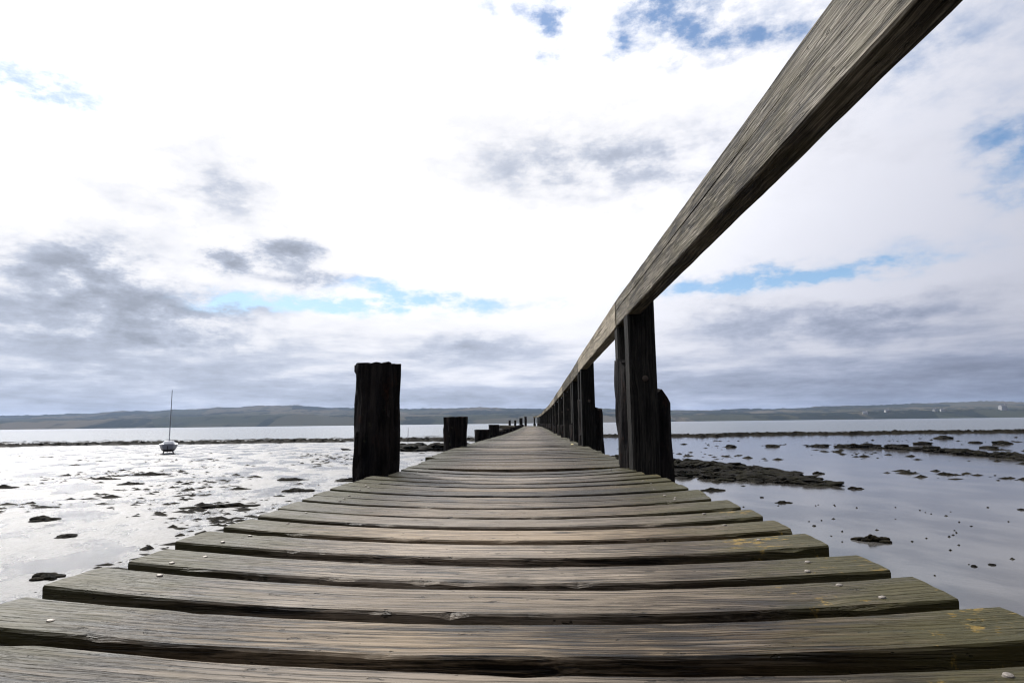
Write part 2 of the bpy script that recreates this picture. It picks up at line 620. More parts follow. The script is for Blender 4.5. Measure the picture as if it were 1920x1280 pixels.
house(1750, 2300, 24, 14, 14, 'largest and brightest white house far right on the distant shore', .25)
house(1228, 2260, 16, 9, 6, 'small white house on the far shore, leftmost of the right-hand houses', -.3)
house(1310, 2265, 15, 9, 5, 'small white house on the far shore, second from left of right-hand houses', .1)
house(1488, 2275, 15, 10, 7, 'white house on the far shore, left one of the close pair', .4)
house(1519, 2280, 14, 9, 7, 'white house on the far shore, right one of the close pair', -.1)

# ------------------------------------------------------------------ jetty
DECK = 2.40
# the right edge of the deck, its height, station by station; width about 1.35
PY = [-3, 0, 3.3, 6.5, 8.2, 10.5, 14.7, 23, 44, 56, 64, 72, 82, 100]
PX = [.60, .60, .60, .625, .66, .70, .79, .94, 1.20, 1.22, .72, -.05, -1.25, -3.6]
PZ = [0, 0, 0, 0, -.01, -.02, -.04, -.05, -.05, -.08, -.10, -.10, -.10, -.10]


def smooth_interp(y, xs_, vs):
    a = np.interp([y - .8, y - .4, y, y + .4, y + .8], xs_, vs)
    return float(a.mean())


def path(y):
    return smooth_interp(y, PY, PX) - 0.675, DECK + smooth_interp(y, PY, PZ)


def heading(y):
    a, b = path(y - .5)[0], path(y + .5)[0]
    return math.atan2(-(b - a), 1.0)


jetty = empty('jetty', (0, 3, 0))
tag(jetty, 'long weathered timber plank jetty running out over the tidal flat', 'jetty')


def jp(o, x, y, z):
    o.location = (x - jetty.location.x, y - jetty.location.y, z)


def plank_mesh(r, xl, xr, w, t, seg, sag, crook, rough_edges=True):
    rings = []
    n = seg
    seed = r.random() * 100
    chips = [(r.uniform(xl, xr), r.uniform(.012, .05), r.uniform(.002, .008), r.choice((0, 1, 1))) for _ in range(r.randint(3, 7))] if rough_edges else []
    skl, skr = r.uniform(-.006, .006), r.uniform(-.006, .006)
    for i in range(n + 1):
        u = i / n
        x = xl + (xr - xl) * u
        q = (2 * u - 1) ** 2
        dz = -sag * (1 - q) + 0.0012 * mnoise.noise((x * 5, seed, 0))
        dy = -crook * (1 - q)
        e0 = 0.0022 * mnoise.noise((x * 9, seed, 1)) + 0.0010 * mnoise.noise((x * 45, seed, 1))
        e1 = 0.0022 * mnoise.noise((x * 9, seed, 2)) + 0.0010 * mnoise.noise((x * 45, seed, 2))
        lip0 = lip1 = 0.0
        for cx, cw, cd, sd in chips:
            k = max(0, 1 - abs(x - cx) / cw)
            if sd: lip0 += cd * k
            else: lip1 += cd * k
        b = 0.004 + 0.0015 * mnoise.noise((x * 14, seed, 5))
        y0, y1 = -w / 2 + e0, w / 2 + e1
        cup = 0.0015
        pts = [(y0 + .003, -t), (y0, -b - lip0 * .7), (y0 + b * .7 + lip0, -b * .12), (y0 + w * .3, cup * .2 + .0006), (0, cup * .0), (y1 - w * .3, cup * .2 + .0006), (y1 - b * .7 - lip1, -b * .12), (y1, -b - lip1 * .7), (y1 - .003, -t)]
        ex = 0.0
        if i == 0: ex = 1
        if i == n: ex = -1
        rings.append([(x + (skl * py_ / w if i == 0 else skr * py_ / w if i == n else 0), py_ + dy, pz_ + dz) for py_, pz_ in pts])
    v, f = sweep(rings)
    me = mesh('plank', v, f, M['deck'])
    return fixnormals(me)


# front edges of the boards along the deck's centre line, then gaps
fronts = [-1.95 + .17 * i for i in range(15)] + [.61, .785, .955, 1.145, 1.33, 1.52, 1.715, 1.865, 2.085, 2.225, 2.395, 2.565, 2.725, 2.88, 3.04, 3.2, 3.37]
gapw = {.61: .03, .785: .03, .955: .034, 1.145: .044, 1.33: .042, 1.52: .036, 1.715: .042, 1.865: .014, 2.085: .045, 2.225: .012, 2.395: .016, 2.565: .022}
prng = random.Random(11)
while fronts[-1] < 56:
    fronts.append(fronts[-1] + .152 + prng.choice((.012, .012, .016, .02, .026)) + prng.uniform(-.006, .006))
SKEW = -0.068
MAXP = 270


def ends(y):
    """left and right ends of a board relative to the centre line, cut back where piles stand"""
    l, r = -.675, .69
    l += -.012 if y < 2.9 else 0
    for (cy, side, cut, hw) in NOTCH:
        if abs(y - cy) < hw:
            if side < 0: l += cut
            else: r -= cut
    return l, r


NOTCH = [(3.45, 1, .05, .38), (3.75, -1, .06, .75)]
nail_me = None


def make_nail():
    bm = bmesh.new()
    bmesh.ops.create_cone(bm, cap_ends=True, segments=14, radius1=.0055, radius2=.0046, depth=.0030)
    top = [f for f in bm.faces if f.normal.z > .9]
    bmesh.ops.inset_region(bm, faces=top, thickness=.0022, depth=.0008)
    me = bpy.data.meshes.new('nail')
    bm.to_mesh(me)
    bm.free()
    me.materials.append(M['nail'])
    return me


nail_me = make_nail()
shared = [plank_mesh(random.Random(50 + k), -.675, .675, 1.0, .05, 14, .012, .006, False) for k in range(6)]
# shared meshes have unit width; scale in y gives each board its width
far_v, far_f = [], []
for i, y0 in enumerate(fronts):
    y1 = fronts[i + 1] if i + 1 < len(fronts) else y0 + .17
    gp = (1.45 if .3 < y1 < 2.7 else 1.0) * gapw.get(round(y1, 3), prng.choice((.012, .014, .018, .022, .028)))
    w = (y1 - y0) - gp
    yc = y0 + w / 2
    cx, cz = path(yc)
    hd = heading(yc) + SKEW * (1 if yc < 8 else .6) + prng.uniform(-.006, .006)
    dzr = prng.uniform(-.003, .003)
    dark_ = prng.random()
    if y0 < 3.5 and y0 > .3:
        l, r_ = ends(yc)
        jit = (prng.uniform(-.012, .012), prng.uniform(-.012, .012))
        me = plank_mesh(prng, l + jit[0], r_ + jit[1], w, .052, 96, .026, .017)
        o = link('plank', me, jetty)
        jp(o, cx, yc, cz + dzr)
        o.rotation_euler = (prng.uniform(-.012, .012), prng.uniform(-.003, .003), hd)
        for sd in (-1, 1):
            for fr in (-.26, .24):
                if prng.random() < .36: continue
                nx_ = (l + .105 if sd < 0 else r_ - .115) + prng.uniform(-.02, .02)
                ny_ = w * fr + prng.uniform(-.014, .014)
                u = (nx_ - l) / (r_ - l)
                q = 1 - (2 * u - 1) ** 2
                nz_ = -.026 * q + .0010
                nl = link('nail', nail_me, o)
                nl.location = (nx_, ny_ - .017 * q, nz_)
                nl.rotation_euler = (prng.uniform(-.15, .15), prng.uniform(-.15, .15), prng.uniform(0, 6))
    elif i < MAXP:
        l, r_ = ends(yc)
        me = shared[prng.randrange(6)]
        o = link('plank', me, jetty)
        jp(o, cx + (l + r_) / 2 + prng.uniform(-.012, .012), yc, cz + dzr)
        o.scale = ((r_ - l) / 1.35, w, 1)
        o.rotation_euler = (0, 0, hd)
    else:
        c, s = math.cos(hd), math.sin(hd)
        b0 = len(far_v)
        for zz in (-.05, 0):
            for (a, b) in ((-.67, -w / 2), (.67, -w / 2), (.67, w / 2), (-.67, w / 2)):
                far_v.append((cx + a * c - b * s, yc + a * s + b * c, cz + zz + dzr))
        far_f += [tuple(b0 + k for k in q) for q in ((4, 5, 6, 7), (0, 1, 5, 4), (1, 2, 6, 5), (2, 3, 7, 6), (3, 0, 4, 7), (3, 2, 1, 0))]
y = 56.2
while y < 98:
    cx, cz = path(y)
    hd = heading(y)
    c, s = math.cos(hd), math.sin(hd)
    b0 = len(far_v)
    for zz in (-.05, 0):
        for (a, b) in ((-.67, -.07), (.67, -.07), (.67, .07), (-.67, .07)):
            far_v.append((cx + a * c - b * s, y + a * s + b * c, cz + zz))
    far_f += [tuple(b0 + k for k in q) for q in ((4, 5, 6, 7), (0, 1, 5, 4), (1, 2, 6, 5), (2, 3, 7, 6), (3, 0, 4, 7), (3, 2, 1, 0))]
    y += .165
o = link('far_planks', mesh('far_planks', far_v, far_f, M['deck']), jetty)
jp(o, 0, 0, 0)
tag(o, kind='stuff')

# bearers along the deck and cross heads at each trestle
TREST = [-1.2, 3.5, 6.9, 8.75, 11.35, 13.9, 16.5, 19.3, 22.2, 25.2, 28.2, 31.4, 34.6, 37.8, 41, 44.2, 47.4, 50.6, 53.8, 58, 64, 71, 79, 88, 97]
for k in range(len(TREST) - 1):
    ya, yb = TREST[k], TREST[k + 1]
    if k == 0: ya = -2.2
    for off in (-.52, 0.0, .50):
        xa, za = path(ya)
        xb, zb = path(yb)
        va, vb = Vector((xa + off, ya, za - .078 - .10)), Vector((xb + off, yb, zb - .078 - .10))
        dv = vb - va
        me = bevel_box(.075, dv.length - .004, .20, .006, 'bearer')
        ob = link('bearer', me, jetty, M['beam'])
        mid = (va + vb) / 2
        jp(ob, *mid)
        ob.rotation_euler = (math.asin(dv.z / dv.length), 0, math.atan2(-dv.x, dv.y))
for yt in TREST:
    cx, cz = path(yt)
    ob = link('cross_head', bevel_box(1.62, .14, .16, .008, 'cross_head'), jetty, M['beam'])
    jp(ob, cx, yt - .02, cz - .281 - .083)
    ob.rotation_euler.z = heading(yt)
    if yt > 3:
        zc = cz - .45
        for sgn in (-1, 1):
            L = math.hypot(1.25, zc - .35)
            br = link('brace', bevel_box(L, .05, .12, .005, 'brace'), jetty, M['beam'])
            jp(br, cx, yt - .14 * sgn - .02, zc / 2 + .18)
            br.rotation_euler = (0, sgn * math.atan2(zc - .35, 1.25), heading(yt))

# ------------------------------------------------------------------ piles


def pile_mesh(r, rad, zb, zt, lean=(0, 0), slant=0.0, ragged=.02, taper=.0, worn=1.0, nseg=26):
    """round driven pile, eroded, its head broken or sawn"""
    seed = r.random() * 50
    rings = []
    nz = 60
    for i in range(nz + 1):
        t = (i / nz) ** .6
        ring = []
        for j in range(nseg):
            a = 2 * math.pi * j / nseg
            ca, sa = math.cos(a), math.sin(a)
            top = zt + slant * ca + ragged * mnoise.noise((ca * 3, sa * 3, seed))
            z = zb + (top - zb) * t
            er = 1 + .15 * mnoise.noise((ca * 1.2, sa * 1.2, z * 2.2 + seed)) + .07 * mnoise.noise((ca * 3, sa * 3, z * 6 + seed)) + .035 * mnoise.noise((ca * 7, sa * 7, z * 3 + seed))
            # flakes of sapwood missing below a shoulder
            er *= 1 - .10 * (mnoise.noise((ca * 1.6 + 5, sa * 1.6, z * 1.3 + seed)) > .12)
            er = 1 + (er - 1) * worn - (worn - 1) * .16 * max(0, mnoise.noise((ca * 2.2, sa * 2.2, z * 7 + seed * 2)))
            rr = rad * er * (1 + taper * (1 - t))
            ring.append((rr * ca + lean[0] * t, rr * sa + lean[1] * t, z))
        rings.append(ring)
    v, f = sweep(rings, caps=False)
    # head: inset ring then cap
    n = nseg
    last = (len(rings) - 1) * n
    c0 = len(v)
    cxm = sum(v[last + j][0] for j in range(n)) / n
    cym = sum(v[last + j][1] for j in range(n)) / n
    for j in range(n):
        p = v[last + j]
        v.append((cxm + (p[0] - cxm) * .5, cym + (p[1] - cym) * .5, p[2] + r.uniform(-.5, .6) * ragged))
    cz_ = sum(v[c0 + j][2] for j in range(n)) / n
    v.append((cxm, cym, cz_))
    for j in range(n):
        k = (j + 1) % n
        f.append((last + j, last + k, c0 + k, c0 + j))
        f.append((c0 + j, c0 + k, c0 + n))
    f.append(tuple(reversed(range(n))))
    return fixnormals(mesh('timber_pile', v, f, M['pile']))


def pile(x, y, rad, ztop, label, group=None, seed=0, **kw):
    o = link('timber_pile', pile_mesh(random.Random(seed), rad, -.6, ztop, **kw))
    o.location = (x, y, 0)
    tag(o, label, 'pile', group)
    return o


GL = 'piles along the left side of the jetty'
pile(-.822, 3.42, .122, 2.982, 'thick black tarred pile standing tall at the left deck edge, nearest', GL, 3, ragged=.012, taper=.05, worn=1.7, nseg=48)
# the plank of sapwood still held at its head
pile(-.795, 7.0, .138, 2.722, 'short dark pile with square-cut head at left deck edge, second nearest', GL, 8, ragged=.008, worn=1.3, nseg=32)
pile(-.765, 11.0, .135, 2.535, 'low dark pile at left deck edge, shorter and nearer of the touching pair', GL, 12, ragged=.006)
pile(-.715, 14.0, .125, 2.61, 'dark pile at left deck edge, taller and farther of the touching pair', GL, 17, ragged=.006)
lowz = {16.5: 2.44, 19.3: 2.46, 22.2: 2.44, 25.2: 2.47, 28.2: 2.45, 31.4: 2.5, 34.6: 2.46, 37.8: 2.5, 41: 2.46, 44.2: 2.5, 47.4: 2.46, 50.6: 2.5, 53.8: 2.5}
for k, (yy, zz) in enumerate(lowz.items()):
    cx, cz = path(yy)
    pile(cx - .80, yy, .12, zz, 'low pile head level with the deck along the far left edge', 'low piles along the far left edge', 30 + k, ragged=.006)
for k, (xx, yy, zz, lb) in enumerate([(.03, 58, 3.20, 'tall far pile where the jetty bends, rightmost of the distant left row'), (-.45, 64, 3.12, 'thick far pile at the jetty bend, second from right of distant left row'), (-1.17, 71, 2.92, 'thin far pile beyond the bend, second from left of distant row'), (-1.99, 79, 2.98, 'thin far pile beyond the bend, leftmost of the distant row')]):
    pile(xx, yy, (.12, .17, .12, .15)[k], zz, lb, 'distant piles beyond the jetty bend', 60 + k, ragged=.01)
    # side boards of the far section
for (ya, yb) in ((58, 64), (64, 71), (71, 79), (79, 88), (88, 97)):
    for q, zz in enumerate((2.10, 1.86, 1.62, 1.38)):
        xa, xb = path(ya)[0] - .70, path(yb)[0] - .70
        dv = Vector((xb - xa, yb - ya, 0))
        sb = link('side_board', bevel_box(.05, dv.length - .02, .215, .005, 'side_board'), jetty, M['beam'])
        jp(sb, (xa + xb) / 2, (ya + yb) / 2, zz)
        sb.rotation_euler.z = math.atan2(-dv.x, dv.y)

# ------------------------------------------------------------------ handrail
RAILB, RAILT = 3.21, 3.365
handrail = empty('handrail', (.6, 3.3, DECK))
tag(handrail, 'weathered grey timber handrail on square posts along the right jetty edge', 'handrail')


def hp(o, x, y, z):
    o.location = (x - handrail.location.x, y - handrail.location.y, z - handrail.location.z)


RY = [-3, 0.77, 3.4, 6.5, 8.2, 10.5, 14.7, 23, 44, 56, 60, 64, 70]
RX = [.522, .522, .545, .595, .645, .675, .75, .90, 1.17, 1.20, .98, .70, .15]


def rail_x(y): return float(np.interp(y, RY, RX))      # left face of the rail
def rail_z(y): return smooth_interp(y, PY, PZ)


def rail_mesh(L, r, groove=None, seg=60):
    """timber from x=0 to x=L (local x along), left face at y=0, thickness to -y, underside z=0; groove = (x0,x1,z) shake in the left face"""
    rings = []
    H, T = RAILT - RAILB, .070
    seed = r.random() * 40
    for i in range(seg + 1):
        x = L * i / seg
        jig = lambda k: .0022 * mnoise.noise((x * 6, seed, k)) + .0010 * mnoise.noise((x * 30, seed, k))
        d = w = 0
        gz = H * .60
        if groove:
            u = (x - groove[0]) / (groove[1] - groove[0])
            amt = max(0, min(1, u * 4, (1.02 - u) * 30))
            d, w = .016 * amt, .0022 * amt + .0002
            gz = groove[2] + .004 * mnoise.noise((x * 2.2, seed, 9)) + .008 * (1 - u)
        d += .0003
        b = .004
        lip = .010 * max(0, mnoise.noise((x * 7, seed, 21)) - .42)
        pr = [(-b, 0 + jig(1)), (0 - .0005, b + jig(1) + lip), (0, gz - w - .0003), (-d, gz), (0, gz + w + .0003), (0, H - b + jig(2) - lip * 2), (-b * 1.4, H + jig(2)), (-T + b, H + jig(3)), (-T, H - b + jig(3)), (-T, b + jig(4)), (-T + b, jig(4))]
        rings.append([(x, p[0] + .0015 * mnoise.noise((x * 3, seed, 33)), p[1]) for p in pr])
    v, f = sweep(rings)
    return fixnormals(mesh('rail', v, f, M['rail']))


POSTS = [-1.0, 3.2, 6.55, 8.4, 11.0, 13.55, 16.15, 18.95, 21.85, 24.85, 27.85, 31.05, 34.25, 37.45, 40.65, 43.85, 47.05, 50.25, 53.45, 57.5, 62.0]
joints = [-2.1] + [p + .42 for p in POSTS[1:]]
for k in range(len(joints) - 1):
    ya, yb = joints[k] + .002, joints[k + 1] - .002
    xa, xb = rail_x(ya), rail_x(yb)
    if k > 0: xa += .004 * (-1) ** k
    za, zb = RAILB + rail_z(ya), RAILB + rail_z(yb)
    if k == 1: za -= .006
    dv = Vector((xb - xa, yb - ya, zb - za))
    gr = (3.2, dv.length, .092) if k == 0 else ((0.0, dv.length, .098) if k < 3 else None)
    ob = link('rail', rail_mesh(dv.length, random.Random(k + 5), gr, 140 if k == 0 else (50 if k < 3 else 10)), handrail)
    hp(ob, xa, ya, za)
    ob.rotation_euler = (0, -math.asin(dv.z / dv.length), math.atan2(dv.y, dv.x))

bolt_bm = bmesh.new()
bmesh.ops.create_uvsphere(bolt_bm, u_segments=14, v_segments=8, radius=.016)
bmesh.ops.scale(bolt_bm, vec=(1, .45, 1), verts=bolt_bm.verts)
bolt_me = bpy.data.meshes.new('bolt')
bolt_bm.to_mesh(bolt_me)
bolt_bm.free()
bolt_me.materials.append(M['rust'])


def post(x0, y0, w, d, zb, zt, r, bolts=True):
    rings = []
    seed = r.random() * 30
    for i in range(25):
        z = zb + (zt - zb) * i / 24
        j = lambda k: .003 * mnoise.noise((z * 4, seed, k))
        b = .009
        pr = [(b, 0), (w - b, 0), (w, b), (w, d - b), (w - b, d), (b, d), (0, d - b), (0, b)]
        rings.append([(p[0] + j(q // 2), p[1] + j(q // 2 + 5), z) for q, p in enumerate(pr)])
    xt = .078
    pr = [(xt + b, 0), (w - b, 0), (w, b), (w, d - b), (w - b, d), (xt + b, d), (xt, d - b), (xt, b)]
    for zz in (zt + .0005, zt + .145):
        rings.append([(p[0] + j(q // 2) * (q in (1, 2, 3, 4)), p[1] + j(q // 2 + 5), zz) for q, p in enumerate(pr)])
    v, f = sweep(rings)
    o = link('post', fixnormals(mesh('post', v, f, M['post'])), handrail)
    hp(o, x0, y0, 0)
    if bolts:
        for fx, zz in ((.56, DECK + .47), (.5, DECK - .25)):
            bo = link('bolt', bolt_me, o)
            bo.location = (w * fx, -.002, zz)
    return o


GR = 'broken piles behind the handrail posts'
order = ['nearest', 'second', 'third', 'fourth', 'fifth', 'sixth', 'seventh', 'eighth']
for k, yp in enumerate(POSTS):
    r = random.Random(100 + k)
    x0 = rail_x(yp) + .004
    dz = rail_z(yp)
    zt = RAILB + dz - .002
    w = .142 if k < 3 else .135
    post(x0, yp, w, .135, .9, zt, r, k < 8)
    if k >= 1:
        # pile the post is bolted to, and a second post on its far side
        rp = (.148, .135, .125)[min(k - 1, 2)]
        yb = yp + .135 + rp * .93
        top = {1: 2.87, 2: 2.83}.get(k, 2.62 + dz)
        lab = ('broken-topped rough pile bolted behind the nearest handrail post' if k == 1 else
               'rough broken pile behind the second handrail post' if k == 2 else
               'rough pile behind the %s handrail post from the camera' % order[k - 1] if k < 8 else
               'rough pile behind one of the farther handrail posts')
        pile(x0 + w * .5 + (.055 if k < 3 else .03), yb, rp, top, lab, GR if k < 3 else 'piles behind the farther handrail posts', 200 + k,
             slant=-.13 if k == 1 else (-.07 if k == 2 else .0), ragged=.05, taper=.12 if k < 3 else 0, lean=(-.012, 0), nseg=26 if k < 4 else 16)
        if k < 4:
            post(x0 + .006, yb + rp * .93, w * .95, .12, .9, RAILB + rail_z(yb + rp) - .003, random.Random(400 + k), False)

# a bright metal disc lying on the deck by the second post
cx, cz = path(7.0)
bm = bmesh.new()
bmesh.ops.create_cone(bm, cap_ends=True, segments=20, radius1=.016, radius2=.015, depth=.006)
me = bpy.data.meshes.new('metal_disc')
bm.to_mesh(me)
bm.free()
disc = link('metal_disc', me, mat=M['coin'])
disc.location = (.53, 7.1, cz + .003)
disc.rotation_euler = (.25, 0, 0)
tag(disc, 'tiny bright metal disc lying on the deck boards near the second post', 'disc')

# ------------------------------------------------------------------ boat
M['hull'] = plain('dark_hull_paint', (0.26, 0.27, 0.31), 0.45, 0, .2, 2)
M['antifoul'] = plain('antifouling', (0.03, 0.025, 0.025), 0.8, 0, .2, 2)
M['gel'] = plain('white_gelcoat', (0.72, 0.73, 0.75), 0.35, 0, .05, 2)
M['alloy'] = plain('mast_alloy', (0.22, 0.24, 0.28), 0.4, .5, .05, 2)
boat = empty('sailing_boat', (-36.2, 62.3, 0))
boat.rotation_euler.z = R(118)
boat.scale = (.88, .88, .74)
tag(boat, 'small sailing boat with bare mast aground on twin keels on the flat', 'boat')
st = [(-2.7, .62, .42, 1.12), (-2.0, .80, .20, 1.10), (-1.0, .93, .08, 1.09), (0, .96, .04, 1.11), (1.0, .86, .06, 1.17), (1.9, .58, .16, 1.26), (2.6, .22, .38, 1.36), (2.95, .03, .95, 1.42)]
rings = []
BZ = .17
for x, hb, zk, zs in st:
    ring = []
    for a in range(11):
        t = a / 10 * 2 - 1
        s = abs(t)
        ring.append((x, hb * math.copysign(min(1, s * 1.0) ** .55, t) if s else 0, BZ + zk + (zs - zk) * s ** 2.2 if s < 1 else BZ + zs))
    rings.append(ring)
v, f = sweep(rings, closed=False, caps=False)
f.append(tuple(range(11)))
hull_me = mesh('hull', v, f, M['hull'], smooth=False)
hull_me.materials.append(M['antifoul'])
for p in hull_me.polygons:
    if p.center.z < BZ + .45: p.material_index = 1
link('hull', hull_me, boat)
dv_, df_ = [], []
for x, hb, zk, zs in st:
    dv_ += [(x, hb, BZ + zs - .03), (x, -hb, BZ + zs - .03)]
df_ = [(2 * i, 2 * i + 1, 2 * i + 3, 2 * i + 2) for i in range(len(st) - 1)]
link('deck', mesh('deck', dv_, df_), boat, M['gel'])
cb = bevel_box(2.1, 1.15, .42, .12, 'cabin', M['gel'], 2)
c_ = link('cabin', cb, boat)
c_.location = (.35, 0, BZ + 1.30)
for sgn in (-1, 1):
    for xx in (-.3, .4):
        wn = link('window', bevel_box(.42, .02, .14, .005), c_, M['glass_far'])
        wn.location = (xx, sgn * .575, .04)
    kl = link('keel', bevel_box(1.3, .10, .42, .03), boat, M['antifoul'])
    kl.location = (-.1, sgn * .48, .16)
    kl.rotation_euler.x = sgn * .28
rd = link('rudder', bevel_box(.38, .05, .85, .02), boat, M['antifoul'])
rd.location = (-2.85, 0, BZ + .50)
bm = bmesh.new()
bmesh.ops.create_cone(bm, cap_ends=True, segments=10, radius1=.055, radius2=.035, depth=7.2)
me = bpy.data.meshes.new('mast')
bm.to_mesh(me); bm.free()
ms = link('mast', me, boat, M['alloy'])
ms.location = (.55, 0, BZ + 1.30 + 3.6)
bm = bmesh.new()
bmesh.ops.create_cone(bm, cap_ends=True, segments=8, radius1=.04, radius2=.035, depth=2.4)
me = bpy.data.meshes.new('boom')
bm.to_mesh(me); bm.free()
bo = link('boom', me, boat, M['alloy'])
bo.location = (-.68, 0, BZ + 2.05)
bo.rotation_euler.y = R(90)

# a thin withy standing on the flat behind the left piles
wy_ = link('marker_stake', fixnormals(mesh('marker_stake', *sweep([[(.035 * math.cos(a) * s + .03 * t, .035 * math.sin(a) * s, -.3 + 2.4 * t) for a in np.linspace(0, 2 * math.pi, 8)[:-1]] for t, s in ((0, 1.1), (.4, 1), (.8, .9), (1, .7))]))), mat=M['pile'])
wy_.location = (-17.5, 92, 0)
tag(wy_, 'thin marker stake upright on the flat between the two nearest left piles', 'stake')

# ------------------------------------------------------------------ rocks and weed


def lump(seed, sub=3, amp=.35, fl=.5, ragged=.0):
    bm = bmesh.new()
    bmesh.ops.create_icosphere(bm, subdivisions=sub, radius=1)
    for vtx in bm.verts:
        p = vtx.co.copy()
        n1 = mnoise.noise(p * 1.1 + Vector((seed * 7.3, seed, 0)))
        n2 = mnoise.noise(p * 2.6 + Vector((seed, seed * 3.1, 5)))
        n3 = mnoise.noise(p * 6.5 + Vector((seed * 2.2, 0, 9)))
        k = 1 + amp * (n1 * 1.2 + n2 * .7 + n3 * .35)
        vtx.co = p * k
        vtx.co.z *= fl
        if ragged: vtx.co.z += ragged * abs(mnoise.noise(p * 9 + Vector((seed, 2, 2))))
    me = bpy.data.meshes.new('rock')
    bm.to_mesh(me)
    bm.free()
    me.polygons.foreach_set('use_smooth', [False] * len(me.polygons))
    return me


ROCKS = [lump(k + 1, 3, .38, .62) for k in range(7)]
for me in ROCKS: me.materials.append(M['rock'])


def weed_clump(seed, lx, ly, h):
    """a low heap of wrack: many small overlapping flattened fronds, one mesh"""
    r = random.Random(seed)
    bm = bmesh.new()
    n = 26
    for k in range(n):
        a, d = r.uniform(0, 6.28), r.random() ** .7
        px, py = math.cos(a) * d * lx, math.sin(a) * d * ly
        hh = h * (1 - d * .75) * r.uniform(.6, 1.15)
        s = r.uniform(.18, .36)
        mt = Matrix.Translation((px, py, hh * .25)) @ Matrix.Rotation(r.uniform(-.5, .5), 4, 'Z') @ Matrix.Diagonal((lx * s * r.uniform(.8, 1.8), ly * s * r.uniform(.7, 1.4), hh * .7, 1))
        res = bmesh.ops.create_icosphere(bm, subdivisions=2, radius=1, matrix=mt)
        for vtx in res['verts']:
            q = vtx.co
            vtx.co = q + Vector((.25 * lx * s * mnoise.noise(q * 5), .25 * ly * s * mnoise.noise(q * 5 + Vector((3, 3, 3))), .5 * hh * mnoise.noise(q * 4 + Vector((9, 0, 1)))))
    me = bpy.data.meshes.new('seaweed_clump')
    bm.to_mesh(me)
    bm.free()
    me.materials.append(M['weed'])
    return me


GW = 'weed clumps and stones on the flat'
WEEDS = [
    (-10.2, 20.6, .95, .34, .13, 'long dark seaweed strip on bright mud just left of the deck edge'),
    (-8.63, 11.25, .26, .20, .10, 'small dark weed clump nearest the camera at the far left'),
    (-14.1, 18.1, .36, .30, .14, 'dark weed clump on the left mud behind the rounded boulder'),
    (-21.8, 32.0, .70, .30, .12, 'slanting weed streak left of the long double clump'),
    (-20.8, 34.5, 1.0, .35, .12, 'long double weed clump on the mud below the sailing boat'),
    (-18.5, 29.0, .50, .30, .12, 'dark weed tuft right below the slanting streak on the left mud'),
    (-23.5, 27.8, .45, .3, .14, 'dark weed clump at the left picture edge'),
    (-9.3, 25.3, .60, .34, .14, 'weed heap close to the left deck edge, lower of two'),
    (-11.5, 30.3, .80, .36, .13, 'weed heap left of the deck, upper of two beside the pile'),
    (-8.0, 29.8, 1.1, .7, .15, 'ragged weed patch beside the foot of the nearest left pile'),
    (-12.1, 26.3, .35, .22, .09, 'small weed tuft between the left weed heaps'),
    (-16.3, 21.0, .42, .16, .06, 'thin weed streak on the left mud above the dark clump'),
    (7.62, 14.05, .36, .24, .13, 'lone pointed weed mound on calm wet mud at right'),
    (12.55, 24.2, .26, .2, .09, 'small weed tuft right of the rubble bank tip'),
    (8.28, 20.4, .24, .12, .07, 'little weed strip on wet mud below the rubble bank'),
    (14.3, 30.9, .30, .22, .12, 'small dark tuft on wet mud between bank and ridge'),
    (19.8, 29.6, .32, .18, .10, 'single weed tuft on open wet mud below the right ridge'),
    (7.15, 24.1, .42, .2, .10, 'weed clump at the deck corner below the rubble bank'),
]
for k, (x, y, lx, ly, h, lb) in enumerate(WEEDS):
    o = link('seaweed_clump', weed_clump(k + 1, lx, ly, h * 1.3))
    o.location = (x, y, 0)
    o.rotation_euler.z = random.Random(k).uniform(-.3, .3)
    tag(o, lb, 'seaweed', GW)
STONES = [
    (-11.3, 15.3, .25, .17, 'rounded brown boulder alone on bright mud at far left'),
    (20.3, 62.0, .75, .60, 'dark rock on the flat right of the nearest post, left of two'),
    (24.5, 62.1, .85, .55, 'dark rock on the flat left of the ridge, right of two'),
    (39.8, 63.2, 1.0, .70, 'dark rock beyond the right ridge with a flat neighbour'),
    (53.1, 80.0, 1.3, .80, 'domed dark rock beyond the ridge nearest the weed line'),
    (46.8, 65.7, .7, .40, 'low dark rock at right beyond the ridge, left of a cluster'),
    (47.1, 62.4, 1.1, .75, 'largest dark rock of the cluster near the right picture edge'),
    (39.7, 54.2, .8, .45, 'flat dark rock nearest the ridge at the right'),
    (8.0, 11.6, .07, .06, 'tiny pebble at right water beside the deck corner, left of pair'),
    (8.4, 11.7, .07, .06, 'tiny pebble at right water beside the deck corner, right of pair'),
    (8.1, 21.8, .09, .08, 'small stone on wet mud under the tip of the rubble bank'),
    (14.2, 18.4, .12, .08, 'small stone on calm water at the right picture edge'),
    (7.2, 16.0, .06, .06, 'lone pebble on calm water just above the pointed weed mound'),
]
for k, (x, y, s, h, lb) in enumerate(STONES):
    o = link('rock', ROCKS[k % 7])
    o.location = (x, y, h * .06)
    o.scale = (s * .8, s * .7, h * .6)
    o.rotation_euler.z = k * 1.7
    tag(o, lb, 'rock', GW)


